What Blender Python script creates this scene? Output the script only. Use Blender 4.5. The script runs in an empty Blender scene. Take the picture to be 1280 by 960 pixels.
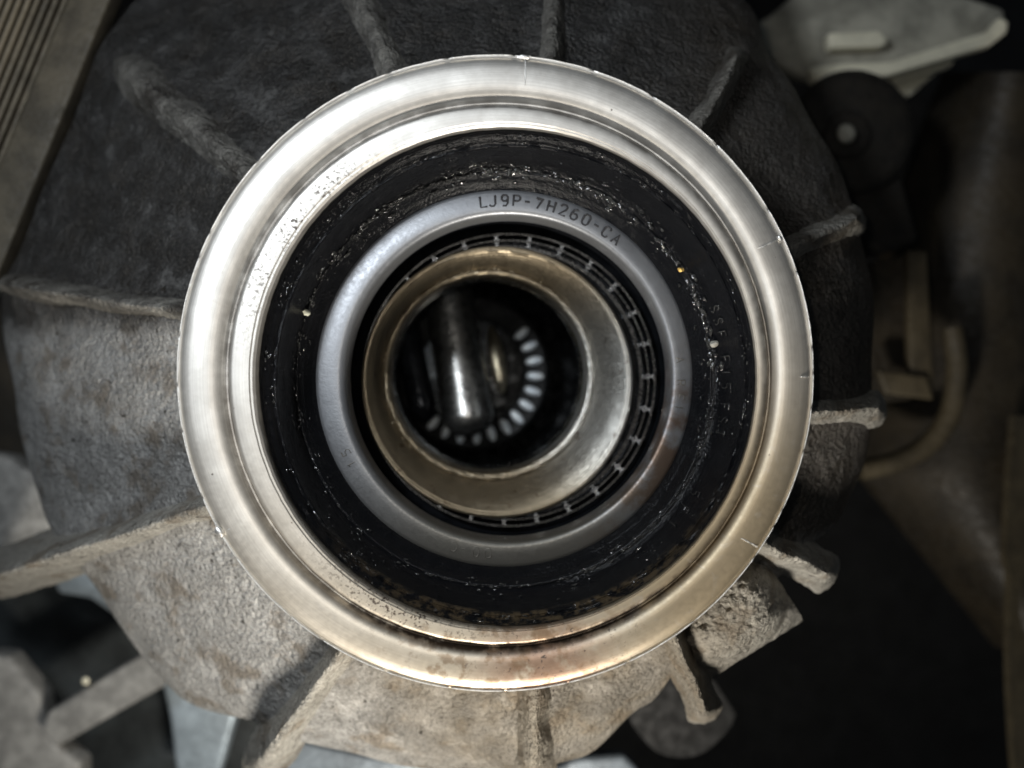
import bpy, bmesh, math, random
from mathutils import Vector, noise, Matrix
random.seed(7)
# ------------------------------------------------------------------ camera, world, lamps, exposure
S = 0.000125            # metres per photo pixel at the plane of the collar's rim
D = 1100.0              # camera height above that plane, same unit
sc = bpy.context.scene
C = sc.collection
DM = 1.0                # what lies behind the housing stands this much deeper than first measured
def P(x, y, d=0.0):
    """photo point (x right, y down) seen at depth d below the rim plane -> place in metres"""
    d = d * DM
    k = (D + d) / D * S
    return Vector(((x - 640) * k, (480 - y) * k, -d * S))
cd = bpy.data.cameras.new('camera'); cam = bpy.data.objects.new('camera', cd); C.objects.link(cam)
cam.location = (0, 0, D * S)
cd.sensor_width = 36; cd.lens = 36 * D / 1280
cd.clip_start = 0.002; cd.clip_end = 5
cd.dof.use_dof = True; cd.dof.focus_distance = (D + 70) * S; cd.dof.aperture_fstop = 8.6
sc.camera = cam
w = bpy.data.worlds.new('World'); sc.world = w; w.use_nodes = True
w.node_tree.nodes['Background'].inputs[0].default_value = (0.72, 0.86, 1.0, 1)
w.node_tree.nodes['Background'].inputs[1].default_value = 0.035
def lamp(name, loc, aim, size, power, col):
    l = bpy.data.lights.new(name, 'AREA'); l.shape = 'DISK'; l.size = size * S; l.energy = power; l.color = col
    o = bpy.data.objects.new(name, l); C.objects.link(o)
    o.location = Vector(loc) * S
    o.rotation_euler = (Vector(aim) * S - o.location).to_track_quat('-Z', 'Y').to_euler()
    return o
# x right, y up, z towards the camera, in the pixel unit
lamp('work_lamp_cool', (-640, 520, 1080), (0, 0, -100), 250, 0.21, (0.88, 0.94, 1.0))
lamp('trouble_lamp_warm', (-20, -1050, 345), (-60, -250, -150), 190, 0.33, (1.0, 0.94, 0.84))
lamp('phone_torch', (-60, 70, 1105), (0, 0, -100), 34, 0.034, (1.0, 0.95, 0.88))
sc.view_settings.view_transform = 'Standard'; sc.view_settings.look = 'None'
sc.view_settings.exposure = 0.0; sc.view_settings.gamma = 1

# ------------------------------------------------------------------ materials
def rgb(c): return (c[0], c[1], c[2], 1)
class MT:
    def __init__(s, name):
        s.m = bpy.data.materials.new(name); s.m.use_nodes = True
        s.n = s.m.node_tree.nodes; s.l = s.m.node_tree.links
        s.b = s.n['Principled BSDF']; s.tc = s.n.new('ShaderNodeTexCoord')
        s.geo = s.n.new('ShaderNodeNewGeometry')
    def sock(s, x): return x
    def put(s, inp, v):
        if isinstance(v, bpy.types.NodeSocket): s.l.new(v, inp)
        elif isinstance(v, (tuple, list)) and inp.type == 'RGBA': inp.default_value = rgb(v)
        else: inp.default_value = v
    def pos(s, scale=None):
        if scale is None: return s.geo.outputs['Position']
        mp = s.n.new('ShaderNodeMapping'); s.l.new(s.geo.outputs['Position'], mp.inputs[0])
        mp.inputs['Scale'].default_value = scale; return mp.outputs[0]
    def noise(s, px, detail=4, rough=.55, vec=None, dist=0):
        t = s.n.new('ShaderNodeTexNoise'); s.l.new(vec or s.pos(), t.inputs['Vector'])
        t.inputs['Scale'].default_value = 1 / (px * S); t.inputs['Detail'].default_value = detail
        t.inputs['Roughness'].default_value = rough; t.inputs['Distortion'].default_value = dist
        return t.outputs['Fac']
    def voro(s, px, feat='F1', vec=None):
        t = s.n.new('ShaderNodeTexVoronoi'); s.l.new(vec or s.pos(), t.inputs['Vector']); t.feature = feat
        t.inputs['Scale'].default_value = 1 / (px * S); return t.outputs['Distance']
    def ramp(s, f, a, b, ca=0.0, cb=1.0):
        t = s.n.new('ShaderNodeMapRange'); s.put(t.inputs[0], f); t.interpolation_type = 'SMOOTHSTEP'
        for i, v in enumerate((a, b, ca, cb)): t.inputs[i + 1].default_value = v
        return t.outputs[0]
    def math(s, op, a, b=0.0, c=None):
        t = s.n.new('ShaderNodeMath'); t.operation = op; s.put(t.inputs[0], a); s.put(t.inputs[1], b)
        if c is not None: s.put(t.inputs[2], c)
        return t.outputs[0]
    def mix(s, f, a, b):
        t = s.n.new('ShaderNodeMix'); t.data_type = 'RGBA'; s.put(t.inputs[0], f); s.put(t.inputs[6], a); s.put(t.inputs[7], b)
        return t.outputs[2]
    def bump(s, h, px=1.0, strength=1.0, normal=None):
        t = s.n.new('ShaderNodeBump'); s.put(t.inputs['Height'], h); t.inputs['Distance'].default_value = px * S
        t.inputs['Strength'].default_value = strength
        if normal: s.l.new(normal, t.inputs['Normal'])
        return t.outputs[0]
    def xyz(s):
        t = s.n.new('ShaderNodeSeparateXYZ'); s.l.new(s.pos(), t.inputs[0]); return t.outputs
    def radius(s, cx, cy):
        """distance from the vertical axis through world (cx, cy) given in the pixel unit, in pixels"""
        v = s.n.new('ShaderNodeVectorMath'); v.operation = 'MULTIPLY_ADD'; s.l.new(s.pos(), v.inputs[0])
        v.inputs[1].default_value = (1 / S, 1 / S, 0); v.inputs[2].default_value = (-cx, -cy, 0)
        l = s.n.new('ShaderNodeVectorMath'); l.operation = 'LENGTH'; s.l.new(v.outputs[0], l.inputs[0])
        return l.outputs['Value']
    def spot(s, cx, cy, r0, r1):
        return s.ramp(s.radius(cx, cy), r0, r1, 1.0, 0.0)
    def out(s, color=None, rough=.5, metal=0.0, normal=None, coat=0, aniso=0, spec=None):
        b = s.b.inputs
        if color is not None: s.put(b['Base Color'], color)
        s.put(b['Roughness'], rough); s.put(b['Metallic'], metal)
        if normal is not None: s.l.new(normal, b['Normal'])
        if coat: s.put(b['Coat Weight'], coat); b['Coat Roughness'].default_value = .12
        if spec is not None: s.put(b['Specular IOR Level'], spec)
        if aniso:
            s.put(b['Anisotropic'], aniso)
            t = s.n.new('ShaderNodeTangent'); t.direction_type = 'RADIAL'; t.axis = 'Z'; s.l.new(t.outputs[0], b['Tangent'])
        return s.m

def mat_casting(name, dark_bias=0.0, tint=(1, 1, 1), side=1.0):
    m = MT(name)
    n1 = m.noise(60, 5, .6); n2 = m.noise(7.5, 6, .72, dist=.5); n3 = m.noise(2.8, 3, .7)
    v = m.voro(7)
    x = m.xyz()
    # dark tone: strong over the casting's upper side and right, weak at the lower left
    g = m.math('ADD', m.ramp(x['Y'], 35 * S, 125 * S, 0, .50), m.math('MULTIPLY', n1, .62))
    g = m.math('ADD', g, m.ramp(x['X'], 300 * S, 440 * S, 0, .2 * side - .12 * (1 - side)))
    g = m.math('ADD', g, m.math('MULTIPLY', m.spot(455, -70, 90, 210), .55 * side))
    g = m.math('ADD', g, m.math('MULTIPLY', n2, .46)); g = m.math('ADD', g, dark_bias)
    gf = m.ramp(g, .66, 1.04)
    base = m.mix(m.ramp(m.math('ADD', m.math('MULTIPLY', n2, .6), m.math('MULTIPLY', n3, .4)), .36, .64), (0.22 * tint[0], 0.215 * tint[1], 0.205 * tint[2]), (0.50 * tint[0], 0.495 * tint[1], 0.48 * tint[2]))
    base = m.mix(m.math('MULTIPLY', m.spot(60, -430, 150, 420), m.ramp(n1, .3, .7, .75, 1)), base, m.mix(n2, (0.075, 0.062, 0.044), (0.23, 0.20, 0.155)))
    base = m.mix(m.ramp(n1, .52, .66, 0, .65), base, (0.17, 0.135, 0.095))
    base = m.mix(m.ramp(m.noise(28, 5, .7, dist=1.2), .58, .70, 0, .55), base, (0.07, 0.06, 0.05))
    dark_tone = m.mix(m.math('MULTIPLY', m.ramp(n3, .48, .72), m.ramp(n1, .36, .64, .2, 1)), (0.011, 0.0105, 0.0105), (0.16, 0.145, 0.125))
    dark_tone = m.mix(m.ramp(x['X'], 150 * S, 350 * S, 0, .6), dark_tone, m.mix(n2, (0.015, 0.011, 0.007), (0.085, 0.068, 0.048)))
    col = m.mix(m.math('MULTIPLY', gf, .95), base, dark_tone)
    pit = m.ramp(m.noise(14, 2, .5), .68, .74, 0, .8)
    col = m.mix(pit, col, (0.02, 0.015, 0.01))
    rust = m.math('MULTIPLY', m.spot(-335, -165, 10, 48), m.ramp(n2, .4, .6, 0, .6))
    col = m.mix(rust, col, (0.25, 0.10, 0.045))
    h = m.math('ADD', m.math('MULTIPLY', n2, 1.0), m.math('MULTIPLY', v, .7)); h = m.math('ADD', h, m.math('MULTIPLY', n3, .6))
    h = m.math('MULTIPLY', h, m.ramp(m.noise(55, 3, .6), .32, .68, .4, 1.15))
    nrm = m.bump(h, 8.0, 1.0)
    return m.out(col, m.ramp(gf, 0, 1, .50, .30), m.ramp(gf, 0, 1, .35, 0), nrm, spec=.5)

def mat_turned(name, kind):
    """turned aluminium of the collar"""
    m = MT(name)
    r = m.radius(-20, 10)
    cv = m.n.new('ShaderNodeCombineXYZ'); m.l.new(r, cv.inputs[0])
    t = m.n.new('ShaderNodeTexNoise'); m.l.new(cv.outputs[0], t.inputs['Vector']); t.inputs['Scale'].default_value = .9
    t.inputs['Detail'].default_value = 5
    rings = t.outputs['Fac']
    n1 = m.noise(46, 4, .6); n2 = m.noise(7, 4, .65); fine = m.noise(2.6, 2, .5)
    col = m.mix(m.ramp(n1, .35, .7), (0.54, 0.52, 0.485), (0.69, 0.67, 0.63))
    col = m.mix(m.math('MULTIPLY', m.ramp(rings, .42, .6), .6), col, (0.42, 0.40, 0.37))
    # yellower towards the lower part, darkest at the lower right
    vr = m.spot(90, -330, 120, 640)
    col = m.mix(m.math('MULTIPLY', vr, .6), col, (0.62, 0.52, 0.37))
    vr = m.spot(250, -190, 60, 300)
    col = m.mix(m.math('MULTIPLY', vr, .85), col, (0.28, 0.22, 0.135))
    # brown heat / oil stain on the lower part of the rim
    st = m.math('MULTIPLY', m.spot(40, -368, 20, 125), m.ramp(m.noise(30, 4, .6), .28, .52))
    col = m.mix(m.math('MULTIPLY', st, .72), col, (0.27, 0.135, 0.08))
    st2 = m.math('MULTIPLY', m.spot(-10, -335, 60, 230), m.ramp(m.noise(26, 5, .65), .50, .62))
    col = m.mix(m.math('MULTIPLY', st2, .6), col, (0.20, 0.12, 0.06))
    # pits: dense on the inner land at the upper left and along the bottom
    band = m.math('MULTIPLY', m.ramp(r, 304, 312), m.ramp(r, 328, 338, 1, 0))
    pm = m.math('MULTIPLY', band, m.math('MAXIMUM', m.spot(-235, 165, 30, 190), m.spot(-130, -290, 30, 200)))
    pits = m.math('MULTIPLY', m.ramp(m.noise(4.4, 3, .6), .53, .60), m.ramp(m.noise(40, 3, .6), .34, .5))
    pf = m.math('MULTIPLY', pm, pits)
    sp = m.ramp(m.voro(30), .03, .05, 1, 0)
    pf = m.math('MAXIMUM', pf, m.math('MULTIPLY', sp, m.ramp(m.noise(80), .5, .55)))
    lo = m.math('MULTIPLY', m.spot(30, -345, 40, 210), m.ramp(m.noise(5.5, 4, .65), .58, .65))
    lo = m.math('MULTIPLY', lo, m.ramp(m.noise(30, 3, .6), .45, .58))
    pf = m.math('MAXIMUM', pf, lo)
    col = m.mix(pf, col, (0.05, 0.035, 0.025))
    shade_dirt = m.math('MULTIPLY', m.math('MULTIPLY', m.ramp(r, 332, 338), m.ramp(r, 341, 356, 1, 0)), m.ramp(m.noise(24, 4, .6), .30, .62, .25, 1))  # groove shade painted in all round, with real dirt along the bottom
    shade_dirt = m.math('MULTIPLY', shade_dirt, m.math('ADD', .58, m.math('MULTIPLY', m.spot(10, -340, 80, 330), .9)))
    col = m.mix(shade_dirt, col, (0.055, 0.04, 0.028))
    scr = m.ramp(m.noise(34, 5, .7, dist=1.5), .55, .72, 0, .3)
    col = m.mix(scr, col, (0.42, 0.39, 0.35))
    h = m.math('ADD', m.math('MULTIPLY', rings, .5), m.math('MULTIPLY', n2, .35)); h = m.math('SUBTRACT', h, m.math('MULTIPLY', pf, .35))
    h = m.math('ADD', h, m.math('MULTIPLY', fine, .18))
    return m.out(col, m.ramp(n2, .3, .7, .44, .50), m.math('SUBTRACT', .78, m.math('MULTIPLY', pf, .75)), m.bump(h, .28, .8), aniso=.3)

def mat_simple(name, c, rough, metal=0, var=.25, px=20, bump=1.0, bpx=4, coat=0, aniso=0, spec=None, c2=None):
    m = MT(name)
    n = m.noise(px, 5, .6); n2 = m.noise(bpx, 4, .6)
    c2 = c2 or tuple(min(1, v * (1 + var)) for v in c); c1 = tuple(v * (1 - var) for v in c)
    return m.out(m.mix(m.ramp(n, .35, .65), c1, c2), m.ramp(n2, .3, .7, rough * .8, min(1, rough * 1.25)), metal,
                 m.bump(n2, bump, .8), coat, aniso, spec)

def mat_rubber(name):
    m = MT(name)
    n = m.noise(18, 5, .65); n2 = m.noise(4, 4, .7); v = m.voro(5.0)
    patch = m.ramp(m.noise(30, 4, .6), .45, .6)
    col = m.mix(n, (0.003, 0.0035, 0.0045), (0.009, 0.009, 0.010))
    r = m.radius(-4, 5)
    br = m.math('MULTIPLY', m.math('MULTIPLY', m.ramp(r, 287, 299), m.spot(30, -300, 80, 330)), m.ramp(n, .42, .6, 0, .8))
    br = m.math('MULTIPLY', br, m.ramp(m.xyz()['Z'], -60 * S, -42 * S))
    col = m.mix(br, col, (0.085, 0.062, 0.036))
    rg = m.n.new('ShaderNodeMath'); rg.operation = 'SINE'; m.l.new(m.math('MULTIPLY', r, 1.1), rg.inputs[0])
    h = m.math('ADD', m.math('MULTIPLY', n2, .7), m.math('MULTIPLY', m.math('MULTIPLY', v, patch), .6))
    h = m.math('ADD', h, m.math('MULTIPLY', m.math('MULTIPLY', rg.outputs[0], .16), m.ramp(n, .4, .6)))
    return m.out(col, m.ramp(n, .3, .7, .13, .24), 0, m.bump(h, 1.6, .8), spec=.13)

def mat_silver(name):
    m = MT(name)
    n = m.noise(34, 4, .6); n2 = m.noise(5, 4, .6); n3 = m.noise(2.2, 2, .5)
    brown = m.math('MULTIPLY', m.spot(225, -120, 60, 210), m.ramp(m.noise(40, 4, .6), .35, .6))
    col = m.mix(n, (0.215, 0.22, 0.235), (0.29, 0.30, 0.315))
    col = m.mix(m.math('MULTIPLY', brown, .8), col, (0.13, 0.07, 0.035))
    low = m.spot(-20, -240, 60, 330)
    col = m.mix(m.math('MULTIPLY', low, .8), col, (0.15, 0.138, 0.11))
    h = m.math('ADD', m.math('MULTIPLY', n2, .5), m.math('MULTIPLY', n3, .35))
    return m.out(col, m.ramp(n2, .3, .7, .40, .50), .72, m.bump(h, .5, .7))

def mat_bronze(name):
    m = MT(name)
    r = m.radius(-22, 6)
    wv = m.n.new('ShaderNodeMath'); wv.operation = 'SINE'; m.l.new(m.math('MULTIPLY', r, 2.2), wv.inputs[0])
    n = m.noise(40, 4, .6); n2 = m.noise(5, 4, .65)
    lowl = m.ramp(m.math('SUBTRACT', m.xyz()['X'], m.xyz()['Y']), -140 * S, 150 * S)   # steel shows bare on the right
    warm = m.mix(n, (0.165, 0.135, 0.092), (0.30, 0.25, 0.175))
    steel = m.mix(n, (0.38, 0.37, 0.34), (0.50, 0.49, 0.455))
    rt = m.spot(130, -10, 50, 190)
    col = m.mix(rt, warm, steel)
    dk = m.ramp(m.noise(22, 5, .7), .60, .70, 0, .7); col = m.mix(dk, col, (0.07, 0.04, 0.02))
    h = m.math('ADD', m.math('MULTIPLY', wv.outputs[0], .22), m.math('MULTIPLY', n2, .6))
    return m.out(col, m.ramp(n2, .3, .7, .30, .46), .85, m.bump(h, .8, .8), aniso=.2)

M = {
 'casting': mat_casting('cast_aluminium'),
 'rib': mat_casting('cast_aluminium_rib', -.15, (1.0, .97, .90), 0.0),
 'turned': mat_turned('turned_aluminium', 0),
 'burr': mat_simple('bright_burr', (0.80, 0.79, 0.76), .45, 1, .08, 12, .6, 3),
 'rubber': mat_rubber('oily_black_rubber'),
 'silver': mat_silver('stamped_steel'),
 'ink': mat_simple('stamped_mark', (0.022, 0.022, 0.025), .8, 0, .3, 6, c2=(0.036, 0.036, 0.04)),
 'faint': mat_simple('faint_mark', (0.15, 0.14, 0.12), .5, .7, .2, 8),
 'bronze': mat_bronze('varnished_bushing'),
 'cage': mat_simple('cage_steel', (0.08, 0.078, 0.075), .28, .95, .3, 12, .5, 4),
 'tube': mat_simple('oily_dark_steel', (0.02, 0.022, 0.026), .20, .6, .3, 30, 1.2, 14),
 'shaft': mat_simple('oily_shaft_steel', (0.34, 0.335, 0.32), .30, .95, .3, 40, .5, 10),
 'wetwall': mat_simple('wet_tube_wall', (0.22, 0.225, 0.23), .24, 1, .5, 30, 2.0, 16),
 'pinmetal': mat_simple('tarnished_pin', (0.50, 0.44, 0.32), .33, .9, .3, 14, .8, 5),
 'bar': mat_simple('bright_cage_bar', (0.42, 0.43, 0.44), .2, 1, .3, 8, .4, 4),
 'tooth': mat_simple('spline_steel', (0.80, 0.88, 0.95), .42, .3, .2, 10, .5, 4),
 'grease': mat_simple('glossy_grease', (0.03, 0.03, 0.029), .10, 0, .4, 5, .6, 3, spec=1.0),
 'black': mat_simple('black_undercarriage', (0.008, 0.008, 0.008), .8, 0, .4, 80, 4, 20),
 'brown': mat_simple('brown_painted_steel', (0.020, 0.015, 0.008), .6, 0, .35, 110, 3, 14),
 'beige': mat_simple('dusty_beige_steel', (0.060, 0.048, 0.028), .6, 0, .3, 90, 3, 14),
 'fin': mat_simple('dusty_fins', (0.16, 0.135, 0.095), .6, 0, .3, 60, 2, 9),
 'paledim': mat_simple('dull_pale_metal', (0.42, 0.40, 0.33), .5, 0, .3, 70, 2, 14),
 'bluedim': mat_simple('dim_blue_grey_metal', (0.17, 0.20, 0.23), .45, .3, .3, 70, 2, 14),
 'rail': mat_simple('dusty_rail', (0.085, 0.072, 0.050), .6, 0, .3, 60, 2, 9),
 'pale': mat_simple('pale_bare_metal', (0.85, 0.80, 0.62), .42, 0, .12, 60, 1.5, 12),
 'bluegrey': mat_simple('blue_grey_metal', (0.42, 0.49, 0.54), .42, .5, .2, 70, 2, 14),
 'slate': mat_simple('slate_panel', (0.040, 0.046, 0.048), .5, .2, .3, 90, 2, 20),
 'dusty': mat_simple('dusty_grey_metal', (0.28, 0.275, 0.26), .6, .2, .25, 40, 3, 9),
 'dark': mat_simple('dark_rubber', (0.014, 0.011, 0.007), .7, 0, .3, 40, 2, 10),
 'speck_gold': mat_simple('gold_crumb', (0.75, 0.50, 0.15), .35, .6, .2, 4, 1, 2),
 'speck_white': mat_simple('white_crumb', (0.62, 0.62, 0.50), .5, 0, .2, 4, 1, 2),
 'speck_grey': mat_simple('grey_crumb', (0.32, 0.31, 0.27), .5, 0, .2, 4, 1, 2),
}
# ------------------------------------------------------------------ mesh helpers
def link(name, verts, faces, mat, parent=None, smooth=True, sharp=40):
    me = bpy.data.meshes.new(name); me.from_pydata(verts, [], faces)
    me.validate(); me.update()
    bm = bmesh.new(); bm.from_mesh(me); bmesh.ops.recalc_face_normals(bm, faces=bm.faces); bm.to_mesh(me); bm.free()
    if smooth:
        me.shade_smooth(); me.set_sharp_from_angle(angle=math.radians(sharp))
    me.materials.append(M[mat]); o = bpy.data.objects.new(name, me); C.objects.link(o)
    if parent: o.parent = parent; o.matrix_parent_inverse = parent.matrix_world.inverted()
    return o
def empty(name, loc, label, cat, group=None):
    o = bpy.data.objects.new(name, None); C.objects.link(o); o.location = loc; o.empty_display_size = .005
    o.matrix_world = Matrix.Translation(loc)
    o['label'] = label; o['category'] = cat
    if group: o['group'] = group
    return o
def tag(o, label=None, cat=None, group=None, kind=None):
    for k, v in (('label', label), ('category', cat), ('group', group), ('kind', kind)):
        if v: o[k] = v
    return o
def lathe(rings, closed=False, seg=288, jitter=None):
    """rings: (cx, cy, r, depth) as seen in the photo; neighbouring rings are joined"""
    vs, fs = [], []
    for i, (cx, cy, r, d) in enumerate(rings):
        for j in range(seg):
            a = 2 * math.pi * j / seg
            rr, dd = r, d
            if jitter: rr, dd = jitter(i, a, r, d)
            vs.append(P(cx + rr * math.cos(a), cy + rr * math.sin(a), dd))
    n = len(rings)
    for i in range(n if closed else n - 1):
        k = (i + 1) % n
        for j in range(seg):
            l = (j + 1) % seg
            fs.append((i * seg + j, i * seg + l, k * seg + l, k * seg + j))
    return vs, fs
def straight(cx, cy, r, d0, d):
    """ring at depth d directly below the ring (cx, cy, r) at depth d0"""
    k = (D + d0) / (D + d)
    return (640 + (cx - 640) * k, 480 + (cy - 480) * k, r * k, d)
def fbm(v, oct=3):
    s, a, f = 0, 1, 1
    for _ in range(oct): s += a * noise.noise(v * f); a *= .55; f *= 2.1
    return s
def slab(name, poly, d, thick, mat, parent=None, bev=4, dend=None, lump=0):
    """plate with the outline poly (photo points) whose face lies at depth d (or per-point depths) and has real thickness"""
    bm = bmesh.new()
    ds = dend if dend else [d] * len(poly)
    top = [bm.verts.new(P(x, y, q)) for (x, y), q in zip(poly, ds)]
    bot = [bm.verts.new(t.co + Vector((0, 0, -thick * S))) for t in top]
    n = len(poly)
    bm.faces.new(top); bm.faces.new(list(reversed(bot)))
    for i in range(n): bm.faces.new((top[i], bot[i], bot[(i + 1) % n], top[(i + 1) % n]))
    bmesh.ops.recalc_face_normals(bm, faces=bm.faces)
    if bev: bmesh.ops.bevel(bm, geom=list(bm.edges), offset=bev * S, segments=3, affect='EDGES', profile=.6)
    vs = [v.co.copy() for v in bm.verts]; bm.verts.index_update(); fs = [[v.index for v in f.verts] for f in bm.faces]; bm.free()
    return link(name, vs, fs, mat, parent, sharp=50)
def tube(path, rad, seg=16, cap=True):
    """path of world points, rad list or number in metres"""
    vs, fs = [], []
    n = len(path); rads = rad if isinstance(rad, (list, tuple)) else [rad] * n
    for i, p in enumerate(path):
        t = (path[min(i + 1, n - 1)] - path[max(i - 1, 0)]).normalized()
        u = t.cross(Vector((0, 0, 1))); u = u.normalized() if u.length > 1e-4 else Vector((1, 0, 0)); v = t.cross(u)
        for j in range(seg):
            a = 2 * math.pi * j / seg
            vs.append(p + (u * math.cos(a) + v * math.sin(a)) * rads[i])
    for i in range(n - 1):
        for j in range(seg):
            l = (j + 1) % seg; fs.append((i * seg + j, i * seg + l, (i + 1) * seg + l, (i + 1) * seg + j))
    if cap: fs.append(tuple(range(seg))); fs.append(tuple(range((n - 1) * seg, n * seg)))
    return vs, fs
def blob(c, r, sx=1, sy=1, sz=.6, rot=0, n=1, rough=.25, seed=0):
    bm = bmesh.new(); bmesh.ops.create_icosphere(bm, subdivisions=n, radius=1)
    vs = []
    for v in bm.verts:
        q = v.co * (1 + rough * noise.noise(v.co * 1.7 + Vector((seed, 0, 0))))
        q = Vector((q.x * sx, q.y * sy, q.z * sz)); q = Matrix.Rotation(rot, 3, 'Z') @ q
        vs.append(c + q * r)
    bm.verts.index_update(); fs = [[v.index for v in f.verts] for f in bm.faces]; bm.free()
    return vs, fs
def merge(parts):
    V, F = [], []
    for v, f in parts:
        o = len(V); V += list(v); F += [tuple(i + o for i in q) for q in f]
    return V, F
# ------------------------------------------------------------------ the housing casting
hous = empty('transmission_housing', P(619, 466, 300), 'ribbed cast aluminium transmission housing around the bright round machined opening', 'transmission housing')
RIBS = [ # x0 y0 x1 y1 w0 w1 top0 top1: each web is a cast-on part of the housing
 (440, 795, 312, 975, 34, 42, 105, 225), (667, 830, 665, 990, 36, 40, 58, 150), (833, 775, 888, 902, 30, 28, 84, 165),
 (930, 668, 1045, 722, 30, 34, 86, 180), (985, 517, 1108, 511, 32, 28, 100, 190), (965, 320, 1080, 268, 30, 28, 105, 200),
 (865, 175, 930, 58, 34, 26, 105, 200), (690, 100, 692, -60, 30, 34, 105, 250), (500, 110, 425, -60, 38, 46, 110, 265),
 (330, 235, 130, 62, 44, 66, 110, 300), (250, 392, -20, 352, 28, 34, 115, 290), (275, 628, -60, 735, 34, 44, 110, 300)]
OUT = [(0, 470), (12, 474), (22, 468), (32, 440), (44, 422), (56, 428), (66, 455), (78, 492), (90, 500), (108, 505), (122, 525), (135, 565), (150, 566), (163, 590), (176, 600), (190, 625), (200, 655), (230, 680), (270, 720), (292, 680), (304, 560), (312, 520), (325, 502), (345, 484), (360, 470)]
def rout(deg):
    deg %= 360
    for (a, p), (b, q) in zip(OUT, OUT[1:]):
        if a <= deg <= b:
            t = (deg - a) / (b - a); t = t * t * (3 - 2 * t); return p + (q - p) * t
def hdepth(r, deg):
    t = max(0, (r - 350)) / 250
    return 150 + 130 * t + 110 * t * t
def fillet(x, y, d):
    """how far the wall rises towards the root of the nearest web"""
    best = 0
    for (x0, y0, x1, y1, w0, w1, t0, t1) in RIBS:
        lx, ly = x1 - x0, y1 - y0; L2 = lx * lx + ly * ly
        t = ((x - x0) * lx + (y - y0) * ly) / L2
        if t < -.3 or t > 1.3: continue
        tc = min(1, max(0, t)); dx, dy = x - x0 - lx * tc, y - y0 - ly * tc
        ds = dx * dx + dy * dy; w = (w0 + (w1 - w0) * tc) * .95
        if ds > 9 * w * w: continue
        h = max(0, d - (t0 + (t1 - t0) * tc)) * .34 * math.exp(-ds / (w * w))
        best = max(best, h)
    return best
def casting():
    seg, nr = 900, 90
    vs, fs = [], []
    for i in range(nr):
        for j in range(seg):
            a = 2 * math.pi * j / seg; deg = math.degrees(a); ro = rout(deg)
            ro += 2.5 * noise.noise(Vector((math.cos(a) * 5, math.sin(a) * 5, 3)))
            if i < nr - 14:
                t = i / (nr - 15); r = 325 + (ro - 325) * t; d = hdepth(r, deg)
                e = max(0, (r - (ro - 40)) / 40); d += 34 * e ** 2.4
            else:
                t = (i - (nr - 15)) / 14; d = hdepth(ro, deg) + 34 + 160 * t
                r = (ro + 2 * math.sin(t * 3)) * (D + hdepth(ro, deg) + 34) / (D + d) + 16 * math.sqrt(t)
            p = Vector((r * math.cos(a), r * math.sin(a), d))
            dn = 2.0 * fbm(p / 14) + 1.3 * noise.noise(p / 5) + 6 * noise.noise(p / 70) - fillet(619 + p.x, 466 + p.y, d)
            vs.append(P(619 + p.x, 466 + p.y, d + dn))
    for i in range(nr - 1):
        for j in range(seg):
            l = (j + 1) % seg; fs.append((i * seg + j, i * seg + l, (i + 1) * seg + l, (i + 1) * seg + j))
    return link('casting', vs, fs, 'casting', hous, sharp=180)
casting()
def rib(x0, y0, x1, y1, w0, w1, top0, top1, base0, base1, seed=0, wob=3, side=30):
    """rounded, rough cast web running outwards from under the collar"""
    n, m = 130, 32
    L = Vector((x1 - x0, y1 - y0)); nv = Vector((-L.y, L.x)).normalized()
    vs, fs = [], []
    for i in range(n + 1):
        t = i / n; tt = min(1, t * 1.0)
        cx, cy = x0 + L.x * t, y0 + L.y * t
        w = (w0 + (w1 - w0) * t) * (1 + .12 * noise.noise(Vector((t * 6, seed, 1))))
        tp = top0 + (top1 - top0) * t; bs = base0 + (base1 - base0) * t
        ef = .90 if 2 <= int(round(seed / 3.7)) <= 6 else .72
        end = max(0, (t - ef) / (1 - ef)); tp = tp + (bs - tp) * end ** 2
        w *= 1 - .7 * end ** 2
        wo = wob * noise.noise(Vector((t * 4, seed, 7)))
        for j in range(m + 1):
            u = j / m * 2 - 1
            s = (1 - abs(u) ** 2.4) ** 1.15
            d = bs + (tp - bs) * s
            off = u * (w / 2) * (1.6 - .6 * s)
            x, y = cx + nv.x * (off + wo), cy + nv.y * (off + wo)
            q = Vector((x, y, d))
            dn = 2.0 * fbm(q / 7, 4) + 2.2 * noise.noise(q / 20)
            x += 1.1 * noise.noise(q / 8 + Vector((9, 0, 0))); y += 1.1 * noise.noise(q / 8 + Vector((0, 9, 0)))
            vs.append(P(x, y, d + dn))
    for i in range(n):
        for j in range(m):
            a = i * (m + 1) + j; fs.append((a, a + 1, a + m + 2, a + m + 1))
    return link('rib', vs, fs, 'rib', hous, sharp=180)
for k, (x0, y0, x1, y1, w0, w1, t0, t1) in enumerate(RIBS):
    r0 = math.hypot(x0 - 619, y0 - 466); r1 = math.hypot(x1 - 619, y1 - 466)
    rib(x0, y0, x1, y1, w0, w1, t0, t1, hdepth(r0, 0) + 14, hdepth(r1, 0) + 16, seed=k * 3.7)
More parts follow.
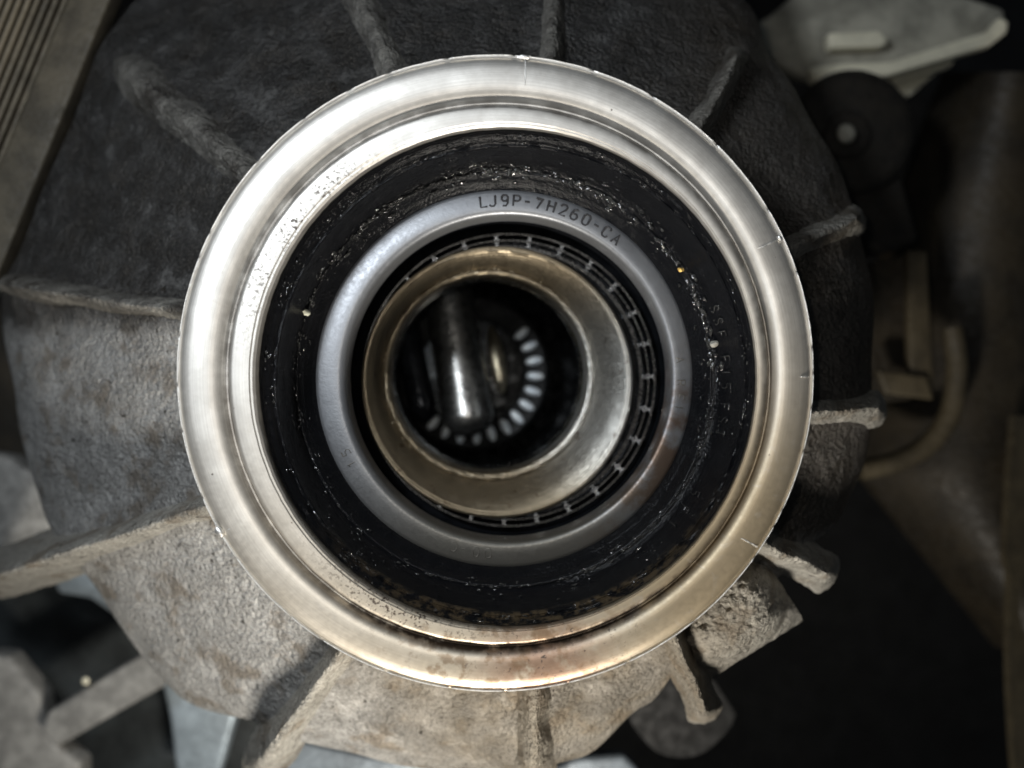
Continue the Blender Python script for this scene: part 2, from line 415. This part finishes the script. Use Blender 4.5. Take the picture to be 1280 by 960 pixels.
# lump of flashing between the two lower right ribs
def boss():
    vs, fs = [], []; n = 70
    for i in range(n):
        for j in range(n):
            u, v = i / (n - 1) * 2 - 1, j / (n - 1) * 2 - 1
            x = 905 + u * 92; y = 752 + v * 50
            ang = math.radians(-32); dx, dy = u * 80, v * 66
            x = 902 + dx * math.cos(ang) - dy * math.sin(ang); y = 762 + dx * math.sin(ang) + dy * math.cos(ang)
            rr = (abs(u) ** 2.4 + abs(v) ** 2.4) ** (1 / 2.4)
            h = max(0, 1 - rr ** 3.5)
            q = Vector((x, y, 0))
            d = 215 + 190 * max(0, rr - .97) - 85 * h ** .7 * (1 + .2 * u) + 4 * fbm(q / 9, 3) + 9 * noise.noise(q / 34)
            ridge = math.exp(-((v - .72) / .16) ** 2); d -= 16 * ridge * h
            vs.append(P(x + 2 * noise.noise(q / 9), y, d))
    for i in range(n - 1):
        for j in range(n - 1):
            a = i * n + j; fs.append((a, a + 1, a + n + 1, a + n))
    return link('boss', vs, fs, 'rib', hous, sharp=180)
boss()
# ------------------------------------------------------------------ the machined collar
COL = [straight(619, 466.3, 391, 0, 190), straight(619, 466.3, 394, 0, 8), (619, 466.3, 396.5, 6), (619, 466.3, 397.4, 4), (619, 466.3, 396.2, 3.2),
 (619, 466.3, 395.2, 3.4), (619.1, 466.4, 394.2, 4.2), (619.2, 466.5, 392.5, 3), (619.4, 466.6, 389.5, 1.2), (620, 467, 382, .7), (620.3, 467.1, 374, 0.9), (620.6, 467.2, 368, 1.4), (620.8, 467.3, 362, 2.2),
 (621, 467.4, 357, 3.4), (621.5, 467.7, 352, 5.4), (622, 468, 346.5, 8.8), (622.4, 468.2, 342.5, 12.5), (622.7, 468.4, 340, 15.2), (622.8, 468.5, 338.2, 15.6), (622.9, 468.5, 337.2, 14),
 (623, 468.6, 336.6, 4.6), (623.4, 468.7, 335.4, 3.4), (624, 468.9, 333.5, 3), (627, 470, 324, 3.6), (629.5, 470.8, 319, 4.2), (630.2, 471, 317.6, 5.6), (631, 471.4, 315.8, 5.8), (632.2, 471.8, 313.2, 8.5), (634, 472.5, 310, 23), (634.3, 472.6, 308, 45)]
def cj(i, a, r, d):
    if 2 <= i <= 4: r += .5 * noise.noise(Vector((math.cos(a) * 30, math.sin(a) * 30, 1)))
    if 18 <= i <= 20: r += .5 * noise.noise(Vector((math.cos(a) * 14, math.sin(a) * 14, 5)))
    if i >= 24: r += .45 * noise.noise(Vector((math.cos(a) * 22, math.sin(a) * 22, 9)))
    return r, d
v, f = lathe(COL, seg=512, jitter=cj)
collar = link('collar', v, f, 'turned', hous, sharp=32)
# thin raised burr round the outer edge, broken into uneven runs
def burr_arc(a0, a1, r, wd, d, hgt, seed):
    n = max(4, int((a1 - a0) / .35)); vs, fs = [], []
    for i in range(n + 1):
        t = i / n; a = math.radians(a0 + (a1 - a0) * t)
        k = min(1, min(t, 1 - t) * n / 2.5 + .15)
        q = Vector((math.cos(a) * 24, math.sin(a) * 24, seed)); k *= 1 + .12 * noise.noise(q)
        rr = r + .3 * noise.noise(q * .7 + Vector((5, 5, 5)))
        for (o, h) in ((-wd / 2, 0), (-wd / 4, .8), (wd / 4, 1), (wd / 2, .2), (wd / 2, -1.5)):
            vs.append(P(619 + (rr + o * k) * math.cos(a), 466.3 + (rr + o * k) * math.sin(a), d - hgt * h * k))
    for i in range(n):
        for j in range(4):
            b = i * 5 + j; fs.append((b, b + 1, b + 6, b + 5))
    return vs, fs
parts = []; a = 0
rnd = random.Random(3)
while a < 360:
    ln = rnd.uniform(3, 16)
    top = 200 < a < 345
    parts.append(burr_arc(a, min(360, a + ln), 397.4, 2.2 if top else 1.6, 3, 1.5 if top else 1.0, a)); a += ln + rnd.uniform(.05, .25)
tag(link('rim_burr', *merge(parts), 'burr', collar), 'thin bright broken burr round the outer edge')
def mark(x0, y0, x1, y1, wd, d0, d1, h=1.3):
    wd *= 1.5
    n = 10; vs, fs = [], []; L = Vector((x1 - x0, y1 - y0)); nv = Vector((-L.y, L.x)).normalized()
    for i in range(n + 1):
        t = i / n; k = (1 - abs(2 * t - 1) ** 4) * (1 + .4 * noise.noise(Vector((x0 + t * 9, y0, 0)))) + .1
        for o, hh in ((-1, -.3), (-.4, 1), (.4, 1), (1, -.3)):
            vs.append(P(x0 + L.x * t + nv.x * o * wd * .5 * k, y0 + L.y * t + nv.y * o * wd * .5 * k, d0 + (d1 - d0) * t - h * hh * k))
    for i in range(n):
        for j in range(3): b = i * 4 + j; fs.append((b, b + 1, b + 5, b + 4))
    return link('witness_mark', vs, fs, 'burr', collar)
for q in ((657, 72, 656, 107, 2.2, 1.5, 1.6), (652, 139, 651.5, 152, 2.0, 12, 12), (974, 299, 947, 311, 2.2, 1, 2), (948, 684, 925, 672, 2.0, 2, 2),
          (281, 664, 307, 651, 2.0, 2, 3), (335, 634, 352, 626, 2.0, 12, 12), (1012, 471, 1000, 471, 1.4, 1, .5)):
    mark(*q)
v, f = blob(P(274, 665, 1), 5 * S, 1, 1.5, .6, .6, 2, .4, 3)
link('burr_lump', v, f, 'burr', collar)
v, f = blob(P(655, 71, 2), 4 * S, 2.0, .8, .5, 0, 2, .4, 5)
link('burr_lump', v, f, 'burr', collar)
v, f = blob(P(975, 298, 1), 3 * S, .8, 1.5, .6, .5, 2, .4, 8)
link('burr_lump', v, f, 'burr', collar)
# ------------------------------------------------------------------ black seal
seal = empty('oil_seal', P(634, 473, 120), 'oily black rubber seal ring lining the bore inside the bright collar', 'oil seal')
def sj(amp, sc_):
    def g(i, a, r, d):
        q = Vector((math.cos(a) * r / sc_, math.sin(a) * r / sc_, i * .7))
        return r + amp * .5 * noise.noise(q), d + amp * fbm(q + Vector((3, 3, 3)), 2)
    return g
v, f = lathe([(634, 472.5, 309.5, 20), (634.5, 473, 307, 25), (635, 473, 305, 30), (636, 474, 301, 32), (637, 475, 298.5, 38), (637.6, 475.6, 295.5, 42), (638, 476, 293.5, 41.5), (638, 476, 292, 43.5), (637.5, 475.8, 289, 50)], seg=512, jitter=sj(1.2, 9))
tag(link('outer_lip', v, f, 'rubber', seal, sharp=60))
v, f = lathe([(637.5, 475.8, 291, 48), (636.5, 475.3, 286, 62), (635, 475, 280, 78), (634, 475, 274, 92), (632.5, 474.6, 267, 102), (631, 474.3, 262, 107), (630, 474, 259.5, 106), (630, 474, 257, 107), (630, 474, 252, 116), (630, 473.5, 244, 124), (630, 473, 234, 132), (630, 473, 228, 145)], seg=640, jitter=sj(.5, 12))
link('seal_body', v, f, 'rubber', seal, sharp=60)
# grease specks caught on the seal's ridge
parts = []; rnd = random.Random(11)
dens = lambda a: 1.0 if (-150 < a < 50) else .7
for k in range(1300):
    a = rnd.uniform(0, 360); aa = (a + 180) % 360 - 180
    cl = noise.noise(Vector((math.cos(math.radians(a)) * 7, math.sin(math.radians(a)) * 7, 2)))
    cl2 = noise.noise(Vector((math.cos(math.radians(a)) * 26, math.sin(math.radians(a)) * 26, 8)))
    dn = .5 + 1.5 * cl + .9 * cl2 + (.35 if -150 < aa < -10 else 0)
    if rnd.random() > dn * .8: continue
    r = 259.5 + rnd.gauss(0, 1) * (1.6 if rnd.random() < .6 else 8)
    if r < 246: continue
    cx, cy = 630 + (max(0, r - 260)) * .2, 474
    if r > 257: d = 107 - (r - 259.5) * .95
    else: d = 107 + (257 - r) * 1.3
    ar = math.radians(a); sz = rnd.uniform(.8, 2.0) ** 1.25 * (1.3 if -150 < aa < 0 else .85)
    parts.append(blob(P(cx + r * math.cos(ar), cy + r * math.sin(ar), d - .6), sz * S, rnd.uniform(1, 3.2), 1, .8, -ar + math.pi / 2 + rnd.uniform(-.4, .4), 1, .5, k))
for k in range(420):   # a thinner scatter on the outer lip
    a = rnd.uniform(0, 2 * math.pi); r = rnd.uniform(293, 306)
    if noise.noise(Vector((math.cos(a) * 9, math.sin(a) * 9, 22))) < -.05: continue
    parts.append(blob(P(636.5 + r * math.cos(a), 474.6 + r * math.sin(a), 43 - (r - 293) * 1.3), rnd.uniform(.5, 1.3) * S, rnd.uniform(1, 3), 1, .8, -a + math.pi / 2, 1, .5, k))
for k in range(260):   # and over the rubber between
    a = rnd.uniform(0, 2 * math.pi); r = rnd.uniform(264, 290)
    if noise.noise(Vector((math.cos(a) * 6, math.sin(a) * 6, 40))) < .08: continue
    parts.append(blob(P(634 + r * math.cos(a), 475 + r * math.sin(a), 104 - (r - 264) * 2.05), rnd.uniform(.5, 1.2) * S, rnd.uniform(1, 2.4), 1, .8, -a + math.pi / 2, 1, .5, k))
tag(link('grease_specks', *merge(parts), 'grease', seal), kind='stuff')
# raised moulded characters on the rubber's right side are too worn to read: short worn strokes
# ------------------------------------------------------------------ stroke lettering
G = {'L': [[(0, 1), (0, 0), (.6, 0)]], 'J': [[(.55, 1), (.55, .2), (.4, 0), (.15, 0), (0, .15)]],
 '9': [[(.55, .6), (.4, .45), (.15, .45), (0, .6), (0, .85), (.15, 1), (.4, 1), (.55, .85), (.55, .25), (.4, 0), (.1, 0)]],
 'P': [[(0, 0), (0, 1), (.42, 1), (.58, .85), (.58, .62), (.42, .48), (0, .48)]], '-': [[(.05, .5), (.5, .5)]],
 '7': [[(0, 1), (.6, 1), (.2, 0)], [(.1, .92), (.5, .92)]], 'H': [[(0, 0), (0, 1)], [(.6, 0), (.6, 1)], [(0, .5), (.6, .5)]],
 '2': [[(0, .8), (.15, 1), (.45, 1), (.6, .82), (.55, .58), (0, 0), (.62, 0)]],
 '6': [[(.5, 1), (.15, .9), (0, .5), (0, .2), (.15, 0), (.45, 0), (.6, .2), (.6, .4), (.45, .55), (.15, .55), (0, .4)]],
 '0': [[(.15, 0), (0, .2), (0, .8), (.15, 1), (.45, 1), (.6, .8), (.6, .2), (.45, 0), (.15, 0)]],
 'C': [[(.6, .8), (.45, 1), (.15, 1), (0, .8), (0, .2), (.15, 0), (.45, 0), (.6, .2)]],
 'A': [[(0, 0), (.3, 1), (.6, 0)], [(.1, .35), (.5, .35)]],
 '1': [[(.1, .8), (.3, 1), (.3, 0)]], '5': [[(.55, 1), (.05, 1), (.03, .56), (.4, .6), (.58, .42), (.58, .18), (.42, 0), (0, .02)]],
 'E': [[(.55, 1), (0, 1), (0, 0), (.55, 0)], [(0, .5), (.45, .5)]], 'R': [[(0, 0), (0, 1), (.42, 1), (.56, .8), (.42, .52), (0, .52)], [(.3, .5), (.58, 0)]],
 'I': [[(.3, 0), (.3, 1)]], 'S': [[(.58, .85), (.4, 1), (.15, 1), (0, .8), (.1, .58), (.5, .42), (.6, .2), (.42, 0), (.15, 0), (0, .15)]],
 'T': [[(0, 1), (.6, 1)], [(.3, 1), (.3, 0)]]}
def glyph(ch, cx, cy, r, deg, h, d, rad, flip=False, slope=0.0):
    """deg clockwise from straight up; upright with its foot towards the centre"""
    out = []; a = math.radians(deg); rx, ry = math.sin(a), -math.cos(a); tx, ty = math.cos(a), math.sin(a)
    for pl in G[ch]:
        pts = []
        for i in range(len(pl) - 1):
            (u0, v0), (u1, v1) = pl[i], pl[i + 1]
            pts += [(u0, v0)]
        pts.append(pl[-1]); W = []
        for u, v in pts:
            x = (u - .3) * h * 1.02; y = (v - .5) * h
            W.append(P(cx + rx * (r + y) + tx * x, cy + ry * (r + y) + ty * x, d + slope * y))
        out.append(tube(W, rad * S, 8))
    return out
# ------------------------------------------------------------------ stamped ring with the part number
ring = empty('stamped_retaining_ring', P(632, 473, 140), 'smooth blue grey steel ring stamped LJ9P-7H260-CA inside the black seal', 'steel ring')
RD = 128
v, f = lathe([(630, 473, 230, 150), (630, 473, 235.5, 137), (630, 473, 236.2, 133), (630.2, 473, 235, 130.6), (630.5, 473, 231.5, 129.4), (631, 473, 226, 128.2), (632, 473, 219, 127.2), (633, 473, 212, 126.8), (634, 473, 207, 128), (634.6, 473, 204, 132), (635, 473, 202, 140), (635, 473, 199.5, 160), (635, 473, 196.5, 185)], seg=384)
link('ring_face', v, f, 'silver', ring, sharp=50)
parts = []
for ch, dg in zip('LJ9P-7H260-CA', (-7.0, -4.1, -.1, 3.7, 7.2, 10.9, 15.0, 19.0, 22.9, 27.0, 30.9, 34.6, 38.6)):
    parts += glyph(ch, 631.5, 473, 222.5, dg, 13.5 if ch != '-' else 13, 127.4, 1.5)
tag(link('part_number', *merge(parts), 'ink', ring), 'dark stamped characters LJ9P-7H260-CA')
for grp, h_ in (((('A', 84), ('R', 91.5), ('E', 96), ('I', 99.5)), 11), ((('5', 245), ('1', 241)), 11), ((('0', 185.5), ('0', 189.5), ('-', 194), ('C', 197)), 12)):
    parts = []
    for ch, dg in grp: parts += glyph(ch, 631.5, 473, 219.5, dg, h_, 127.5, .75)
    tag(link('faint_mark', *merge(parts), 'faint', ring), 'faint worn stamped characters')
# worn moulded characters on the rubber
parts = []
for ch, dg in (('S', 71), ('S', 74.5), ('E', 78), ('E', 84.5), ('1', 88), ('5', 91.5), ('E', 97), ('S', 100.5), ('T', 104), ('5', 121), ('E', 126), ('1', 131)):
    parts += glyph(ch, 634, 475, 274, dg, 11, 89.5, 1.0, slope=-1.9)
tag(link('moulded_marks', *merge(parts), 'grease', seal), 'worn raised characters in the black rubber')
# ------------------------------------------------------------------ bearing
brg = empty('roller_bearing', P(632, 474, 240), 'caged bearing behind the stamped ring with thin hoops and cross bars', 'bearing')
def hoop(cx, cy, r, d, wr, wd):
    v, f = lathe([(cx, cy, r - wr, d), (cx, cy, r + wr, d), (cx, cy, r + wr, d + wd), (cx, cy, r - wr, d + wd)], closed=True, seg=256)
    return link('cage_hoop', v, f, 'cage', brg)
hoop(636, 475, 182.5, 222, 1.4, 10); hoop(636, 475, 174.5, 226, 1.2, 10); hoop(635, 475.5, 166.5, 229, 2.2, 10)
first = None
for k in range(27):
    a = math.radians(-1.5 + k * 360 / 27); ca, sa = math.cos(a), math.sin(a)
    parts = []
    for (r0, r1, d) in ((167, 173.5, 228), (175, 182, 225)):
        n = 7; vs, fs = [], []
        for i in range(n):
            t = i / (n - 1); hw = 7.8 * (.30 + .70 * abs(2 * t - 1) ** 1.6); r = r0 + (r1 - r0) * t
            for (o, dd) in ((-hw, 3), (-hw * .6, -1.0), (hw * .6, -1.0), (hw, 3), (hw * .7, 10), (-hw * .7, 10)):
                vs.append(P(635.5 + r * ca - o * sa, 475 + r * sa + o * ca, d + dd))
        for i in range(n - 1):
            for j in range(6): l = (j + 1) % 6; fs.append((i * 6 + j, i * 6 + l, (i + 1) * 6 + l, (i + 1) * 6 + j))
        fs += [tuple(range(6)), tuple(range((n - 1) * 6, n * 6))]
        parts.append((vs, fs))
    link('cage_bar', *merge(parts), 'bar', brg, sharp=50)
v, f = lathe([(635, 473, 204, 186), (634, 474, 197, 215), (633, 474.5, 190, 245), (632, 475, 174, 262), (630, 475, 164, 262)], seg=256)
link('outer_race', v, f, 'tube', brg)
# ------------------------------------------------------------------ bushing (inner sleeve)
bush = empty('bushing_sleeve', P(621, 477, 220), 'bronze brown conical bushing face around the dark central hole', 'bushing')
v, f = lathe([(625, 477, 160, 262), (623, 477.3, 167, 226), (622, 477.5, 169.5, 212), (621.5, 477.5, 170, 208), (621.5, 477.5, 168.8, 206), (621, 477, 166.5, 205.5), (620.5, 476.5, 163, 206), (620, 476, 160.5, 209), (619, 475, 157, 212), (617, 473.5, 149, 222), (614.5, 471.5, 141, 234), (612.5, 469.8, 134.5, 245), (611.6, 469.1, 131.5, 250)], seg=384, jitter=sj(.5, 22))
link('cone_face', v, f, 'bronze', bush, sharp=50)
v, f = lathe([(611.6, 469.1, 131.8, 250.5), (611.4, 469, 131.2, 247.5), (611, 468.5, 129.5, 246.5), (610.5, 468, 127, 247), (610, 467.6, 124.5, 249), (610, 467.4, 122.8, 254), (610, 467.3, 122, 262), (610, 467.3, 119, 300)], seg=384, jitter=sj(.7, 7))
link('inner_lip', v, f, 'bronze', bush, sharp=50)
rnd = random.Random(5); parts = []
for k in range(260):
    a = math.radians(rnd.gauss(213, 34)); r = 133.5 + rnd.gauss(0, 2.2)
    parts.append(blob(P(611.8 + r * math.cos(a), 469.3 + r * math.sin(a), 246.5 - (r - 133) * 1.0), rnd.uniform(.6, 1.7) * S, rnd.uniform(.8, 1.6), 1, .7, rnd.uniform(0, 3), 1, .5, k))
tag(link('oil_beads', *merge(parts), 'bronze', bush), kind='stuff')
# ------------------------------------------------------------------ deep inside
v, f = lathe([(610, 467.3, 120.5, 285), (610, 467.3, 119.5, 318), (609.8, 467.2, 118, 326), (609.5, 467, 115, 336), (609, 467, 114.5, 350), straight(612, 468, 136, 250, 420), straight(611, 468, 140, 250, 520), (608, 467, 112, 640), (606, 467, 70, 690), (604, 466, 3, 700)], seg=192, jitter=sj(1.5, 40))
tag(link('inner_bore_wall', v, f, 'wetwall'), 'dark wet tube wall seen down the central hole', 'inner tube')
spl = empty('splined_ring', P(590, 466, 600), 'dark splined ring deep in the central hole, wet teeth along its lower right edge', 'spline ring')
v, f = lathe([(590, 466, 92, 545), (590, 466, 95, 560), (590, 466, 96, 640), (590, 466, 66, 640), (590, 466, 66, 566), (590, 466, 70, 556)], closed=True, seg=160)
link('ring_body', v, f, 'black', spl)
bm = bmesh.new(); bmesh.ops.create_uvsphere(bm, u_segments=14, v_segments=10, radius=1)
tme = bpy.data.meshes.new('tooth'); bm.to_mesh(tme); bm.free(); tme.shade_smooth(); tme.materials.append(M['tooth'])
for k in range(26):
    a = math.radians(3 + k * 360 / 26)
    if 155 < math.degrees(a) < 312: continue
    o = bpy.data.objects.new('tooth', tme); C.objects.link(o)
    loc = P(590 + 80 * math.cos(a), 466 + 80 * math.sin(a), 552)
    o.matrix_world = Matrix.Translation(loc) @ Matrix.Rotation(-a, 4, 'Z') @ Matrix.Diagonal((18 * S, 8.2 * S, 9 * S, 1))
    o.parent = spl; o.matrix_parent_inverse = spl.matrix_world.inverted()
# shaft leaning across the hole
A, B = P(552, 320, 520), P(589, 544, 470)
n = 200; path, rad = [], []
for i in range(n + 1):
    t = i / n; path.append(A.lerp(B, t)); k = max(0, (t - .90) / .10); rad.append((45 + .21 * noise.noise(Vector((i * .83, 0, 0)))) * S * math.sqrt(max(.01, 1 - k * k * .98)))
v, f = tube(path, rad, 64)
tag(link('steel_shaft', v, f, 'shaft'), 'smooth dark oily shaft with a pale vertical streak inside the central hole', 'shaft')
A, B = P(496, 360, 520), P(532, 528, 490)
path, rad = [], []
for i in range(81):
    t = i / 80; path.append(A.lerp(B, t)); k = max(0, (t - .85) / .15); rad.append(26 * S * math.sqrt(max(.01, 1 - k * k * .98)))
v, f = tube(path, rad, 40)
tag(link('steel_pin', v, f, 'tube'), 'narrow dark pin left of the shaft inside the central hole, barely lit', 'pin')
path = [P(614, 410, 560), P(617, 425, 545), P(621, 450, 530), P(625, 475, 530), P(627, 490, 545)]
v, f = tube(path, [5 * S, 13 * S, 15 * S, 13 * S, 5 * S], 24)
tag(link('small_pin', v, f, 'pinmetal'), 'small rounded metal pin right of the shaft in the hole', 'pin')
# ------------------------------------------------------------------ crumbs
for x, y, d, r, mt, nm, lb in ((851, 337, 103, 3.4, 'speck_gold', 'metal_crumb', 'tiny golden crumb stuck to the black seal at the upper right'),
                               (383, 391, 101, 4.6, 'speck_white', 'grit_crumb', 'pale oval crumb stuck to the black seal on the left'),
                               (893, 430, 100, 4.6, 'speck_grey', 'grit_crumb', 'grey crumb stuck to the black seal on the right')):
    v, f = blob(P(x, y, d), r * S, 1.3, .9, .7, random.uniform(-.5, .5), 2, .5, x)
    tag(link(nm, v, f, mt), lb, 'crumb')
# ------------------------------------------------------------------ what lies behind
DM = 1.75
v, f = [P(-1500, -1400, 1300), P(2800, -1400, 1300), P(2800, 2400, 1300), P(-1500, 2400, 1300)], [(0, 1, 2, 3)]
tag(link('undercarriage_backdrop', v, f, 'black', smooth=False), kind='structure')
# finned cooler, upper left
cool = empty('finned_cooler', P(20, 150, 420), 'dusty brown finned cooler edge slanting across the upper left corner', 'cooler')
slab('side_rail', [(96, -30), (148, -30), (-6, 350), (-40, 350), (-40, 300)], 212, 40, 'rail', cool, bev=5)
slab('core', [(100, -30), (-30, 290), (-120, 290), (-120, -30)], 245, 30, 'fin', cool, bev=2)
for k in range(12):
    o = k * 11.5
    x0, x1 = 92 - o, -38 - o * .9
    x0, y0, x1, y1 = 94 - o, -30, 94 - o - 136, 305
    v, f = tube([P(x0, y0, 238), P(x1, y1, 238)], 4.2 * S, 10)
    link('fin', v, f, 'fin', cool)
# dark frame parts upper left
bar = slab('frame_bar', [(150, 78), (300, -20), (360, -20), (190, 110)], 420, 60, 'dark', bev=8)
tag(bar, 'dark slanting frame bar behind the housing at the upper left', 'frame bar')
for x, y, r, sx, sy, rt, mt, lb in ((203, 12, 17, 1.1, .55, .5, 'bluegrey', 'small bluish metal clip catching light at the top left edge'),
                                    (132, 58, 20, .8, 1.2, -.4, 'dusty', 'dull grey knob beside the cooler rail at the upper left')):
    v, f = blob(P(x, y, 400), r * S, sx, sy, .6, rt, 3, .2, x)
    tag(link('metal_clip' if x > 150 else 'grey_knob', v, f, mt), lb, 'clip' if x > 150 else 'knob')
# pale bracket, upper right
br = empty('pale_bracket', P(1120, 60, 520), 'bright pale metal bracket with a raised pad in the upper right corner', 'bracket')
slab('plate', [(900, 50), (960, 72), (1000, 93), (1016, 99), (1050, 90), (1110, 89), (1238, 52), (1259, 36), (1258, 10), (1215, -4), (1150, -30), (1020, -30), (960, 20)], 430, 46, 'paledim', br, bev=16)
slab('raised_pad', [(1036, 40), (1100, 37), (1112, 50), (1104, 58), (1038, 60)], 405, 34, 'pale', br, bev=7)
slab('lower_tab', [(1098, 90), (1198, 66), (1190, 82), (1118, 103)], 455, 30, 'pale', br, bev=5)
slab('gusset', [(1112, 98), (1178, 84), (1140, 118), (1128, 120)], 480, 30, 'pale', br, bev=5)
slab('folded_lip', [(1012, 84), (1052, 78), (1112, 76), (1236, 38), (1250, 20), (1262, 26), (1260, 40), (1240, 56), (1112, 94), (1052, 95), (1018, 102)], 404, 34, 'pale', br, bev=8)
# dark round mount
mt = empty('rubber_mount', P(1065, 170, 380), 'dark round mount with one pale bolt head, below the pale bracket', 'mount')
def disc(name, cx, cy, r, d, th, mat, parent, bev=8):
    v, f = lathe([(cx, cy, .5, d), (cx, cy, r - bev, d), (cx, cy, r - bev * .3, d + bev * .3), (cx, cy, r, d + bev), (cx, cy, r, d + th)], seg=96)
    return link(name, v, f, mat, parent, sharp=60)
disc('mount_body', 1066, 165, 78, 360, 110, 'dark', mt, 14)
disc('washer', 1060, 168, 30, 354, 10, 'dark', mt, 5)
bs = disc('bolt_head', 1058, 167, 12, 338, 20, 'paledim', mt, 5)
slab('arm', [(1010, 200), (1120, 190), (1150, 300), (1100, 320), (1040, 270)], 380, 70, 'dark', mt, bev=14)
# brown heat shield on the right
def sheet(name, poly_fn, nu, nv, th, mat, parent=None):
    vs, fs = [], []
    for s in (0, 1):
        for i in range(nu + 1):
            for j in range(nv + 1):
                x, y, d = poly_fn(i / nu, j / nv); vs.append(P(x, y, d) + Vector((0, 0, -th * S * s)))
    W = nv + 1; N = (nu + 1) * W
    for s in (0, 1):
        for i in range(nu):
            for j in range(nv): b = s * N + i * W + j; fs.append((b, b + 1, b + W + 1, b + W))
    for i in range(nu):
        for j in (0, nv): b = i * W + j; fs.append((b, b + W, b + W + N, b + N))
    for j in range(nv):
        for i in (0, nu): b = i * W + j; fs.append((b, b + 1, b + 1 + N, b + N))
    return link(name, vs, fs, mat, parent, sharp=60)
def hs(u, v):
    # left edge runs down and curves right
    y = 90 + u * 720
    xl = 1130 - 30 * math.sin(u * 3.1) if y < 560 else 1110 + (y - 560) * .62
    xl = 1180 - 110 * math.sin(min(1, u / .62) * math.pi * .5) + max(0, y - 590) * .80
    xr = 1330
    x = xl + (xr - xl) * v
    return x, y, 560 - 110 * math.sin(v * 2.4) + 30 * math.sin(u * 4)
tag(sheet('heat_shield', hs, 40, 24, 12, 'brown'), 'large brown curved heat shield filling the right side', 'heat shield')
def hs2(u, v):
    y = 520 + u * 480; xl = 1268 - 30 * math.sin(u * 2.0) + 26 * u
    if y > 700: xl += 6
    return xl + v * 120, y, 430 + 60 * v
rc = sheet('beige_panel_edge', hs2, 24, 8, 22, 'beige')
tag(rc, 'dusty beige panel edge at the far right of the frame, lower half', 'panel')
# small bracket and curved pipe right of the housing
pb = empty('pipe_bracket', P(1130, 440, 420), 'grey upright bracket strip between the housing and the brown shield', 'bracket')
slab('strip', [(1135, 312), (1160, 314), (1168, 480), (1166, 494), (1138, 494)], 395, 26, 'beige', pb, bev=7)
slab('back_plate', [(1076, 330), (1136, 318), (1140, 500), (1085, 505)], 430, 20, 'brown', pb, bev=6)
slab('foot', [(1096, 462), (1160, 470), (1168, 500), (1108, 492)], 388, 20, 'beige', pb, bev=6)
path = [Vector((1190, 410)), Vector((1196, 460)), Vector((1188, 515)), Vector((1160, 555)), Vector((1118, 578)), Vector((1070, 588))]
pts = []
for i in range(len(path) - 1):
    for k in range(6):
        t = k / 6; p0 = path[max(0, i - 1)]; p1 = path[i]; p2 = path[i + 1]; p3 = path[min(len(path) - 1, i + 2)]
        q = .5 * ((2 * p1) + (p2 - p0) * t + (2 * p0 - 5 * p1 + 4 * p2 - p3) * t * t + (3 * p1 - p0 - 3 * p2 + p3) * t ** 3); pts.append(P(q.x, q.y, 430))
v, f = tube(pts, 22 * S, 24)
tag(link('curved_pipe', v, f, 'beige'), 'thin curved pipe bending under the grey bracket right of the housing', 'pipe')
v, f = blob(P(1276, 102, 520), 14 * S, .8, 1.2, .7, 0, 2, .2, 4)
tag(link('bolt_tip', v, f, 'pale'), 'pale bolt tip cut by the right edge of the frame near the top', 'bolt')
# round flange below right
fl = slab('lower_flange', [(852 + 64 * math.cos(a * math.pi / 12) * (1 + .08 * math.cos(a)), 892 + 56 * math.sin(a * math.pi / 12)) for a in range(24)], 345, 50, 'black', bev=5)
tag(fl, 'blurred dark grey rounded flange under the lower right ribs', 'flange')
# crossmember, lower left
cm = empty('crossmember', P(120, 850, 480), 'blurred blue grey steel crossmember with dark openings in the lower left corner', 'crossmember')
slab('floor_panel', [(-60, 690), (110, 690), (330, 870), (360, 1000), (-60, 1000)], 560, 20, 'slate', cm, bev=3)
slab('diagonal_web', [(196, 806), (226, 826), (205, 858), (70, 935), (50, 915), (60, 890)], 400, 60, 'dusty', cm, bev=8)
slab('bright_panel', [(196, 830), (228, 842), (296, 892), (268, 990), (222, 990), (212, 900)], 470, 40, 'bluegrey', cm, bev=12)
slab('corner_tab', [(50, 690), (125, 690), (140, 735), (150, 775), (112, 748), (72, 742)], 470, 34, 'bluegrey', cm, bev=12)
slab('dusty_lug', [(-60, 815), (10, 820), (50, 870), (62, 925), (100, 955), (100, 1010), (-60, 1010)], 420, 60, 'dusty', cm, bev=14)
slab('left_web', [(-60, 560), (10, 570), (50, 600), (66, 665), (20, 700), (-60, 730)], 340, 60, 'dusty', cm, bev=14)
bs = disc('rivet', 107, 851, 5, 385, 20, 'pale', cm, 3)
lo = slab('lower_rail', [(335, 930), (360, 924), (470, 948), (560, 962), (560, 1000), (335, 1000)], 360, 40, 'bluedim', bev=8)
tag(lo, 'blue grey rail peeking out below the housing at the bottom edge', 'rail')
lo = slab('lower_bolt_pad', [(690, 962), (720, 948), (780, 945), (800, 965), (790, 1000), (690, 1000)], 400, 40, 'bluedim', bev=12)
tag(lo, 'small blue grey pad at the bottom edge right of centre', 'pad')
lf = slab('left_dark_beam', [(-60, 330), (40, 352), (62, 500), (66, 600), (-60, 620)], 470, 60, 'brown', bev=12)
tag(lf, 'dim brown beam behind the housing at the left edge', 'beam')
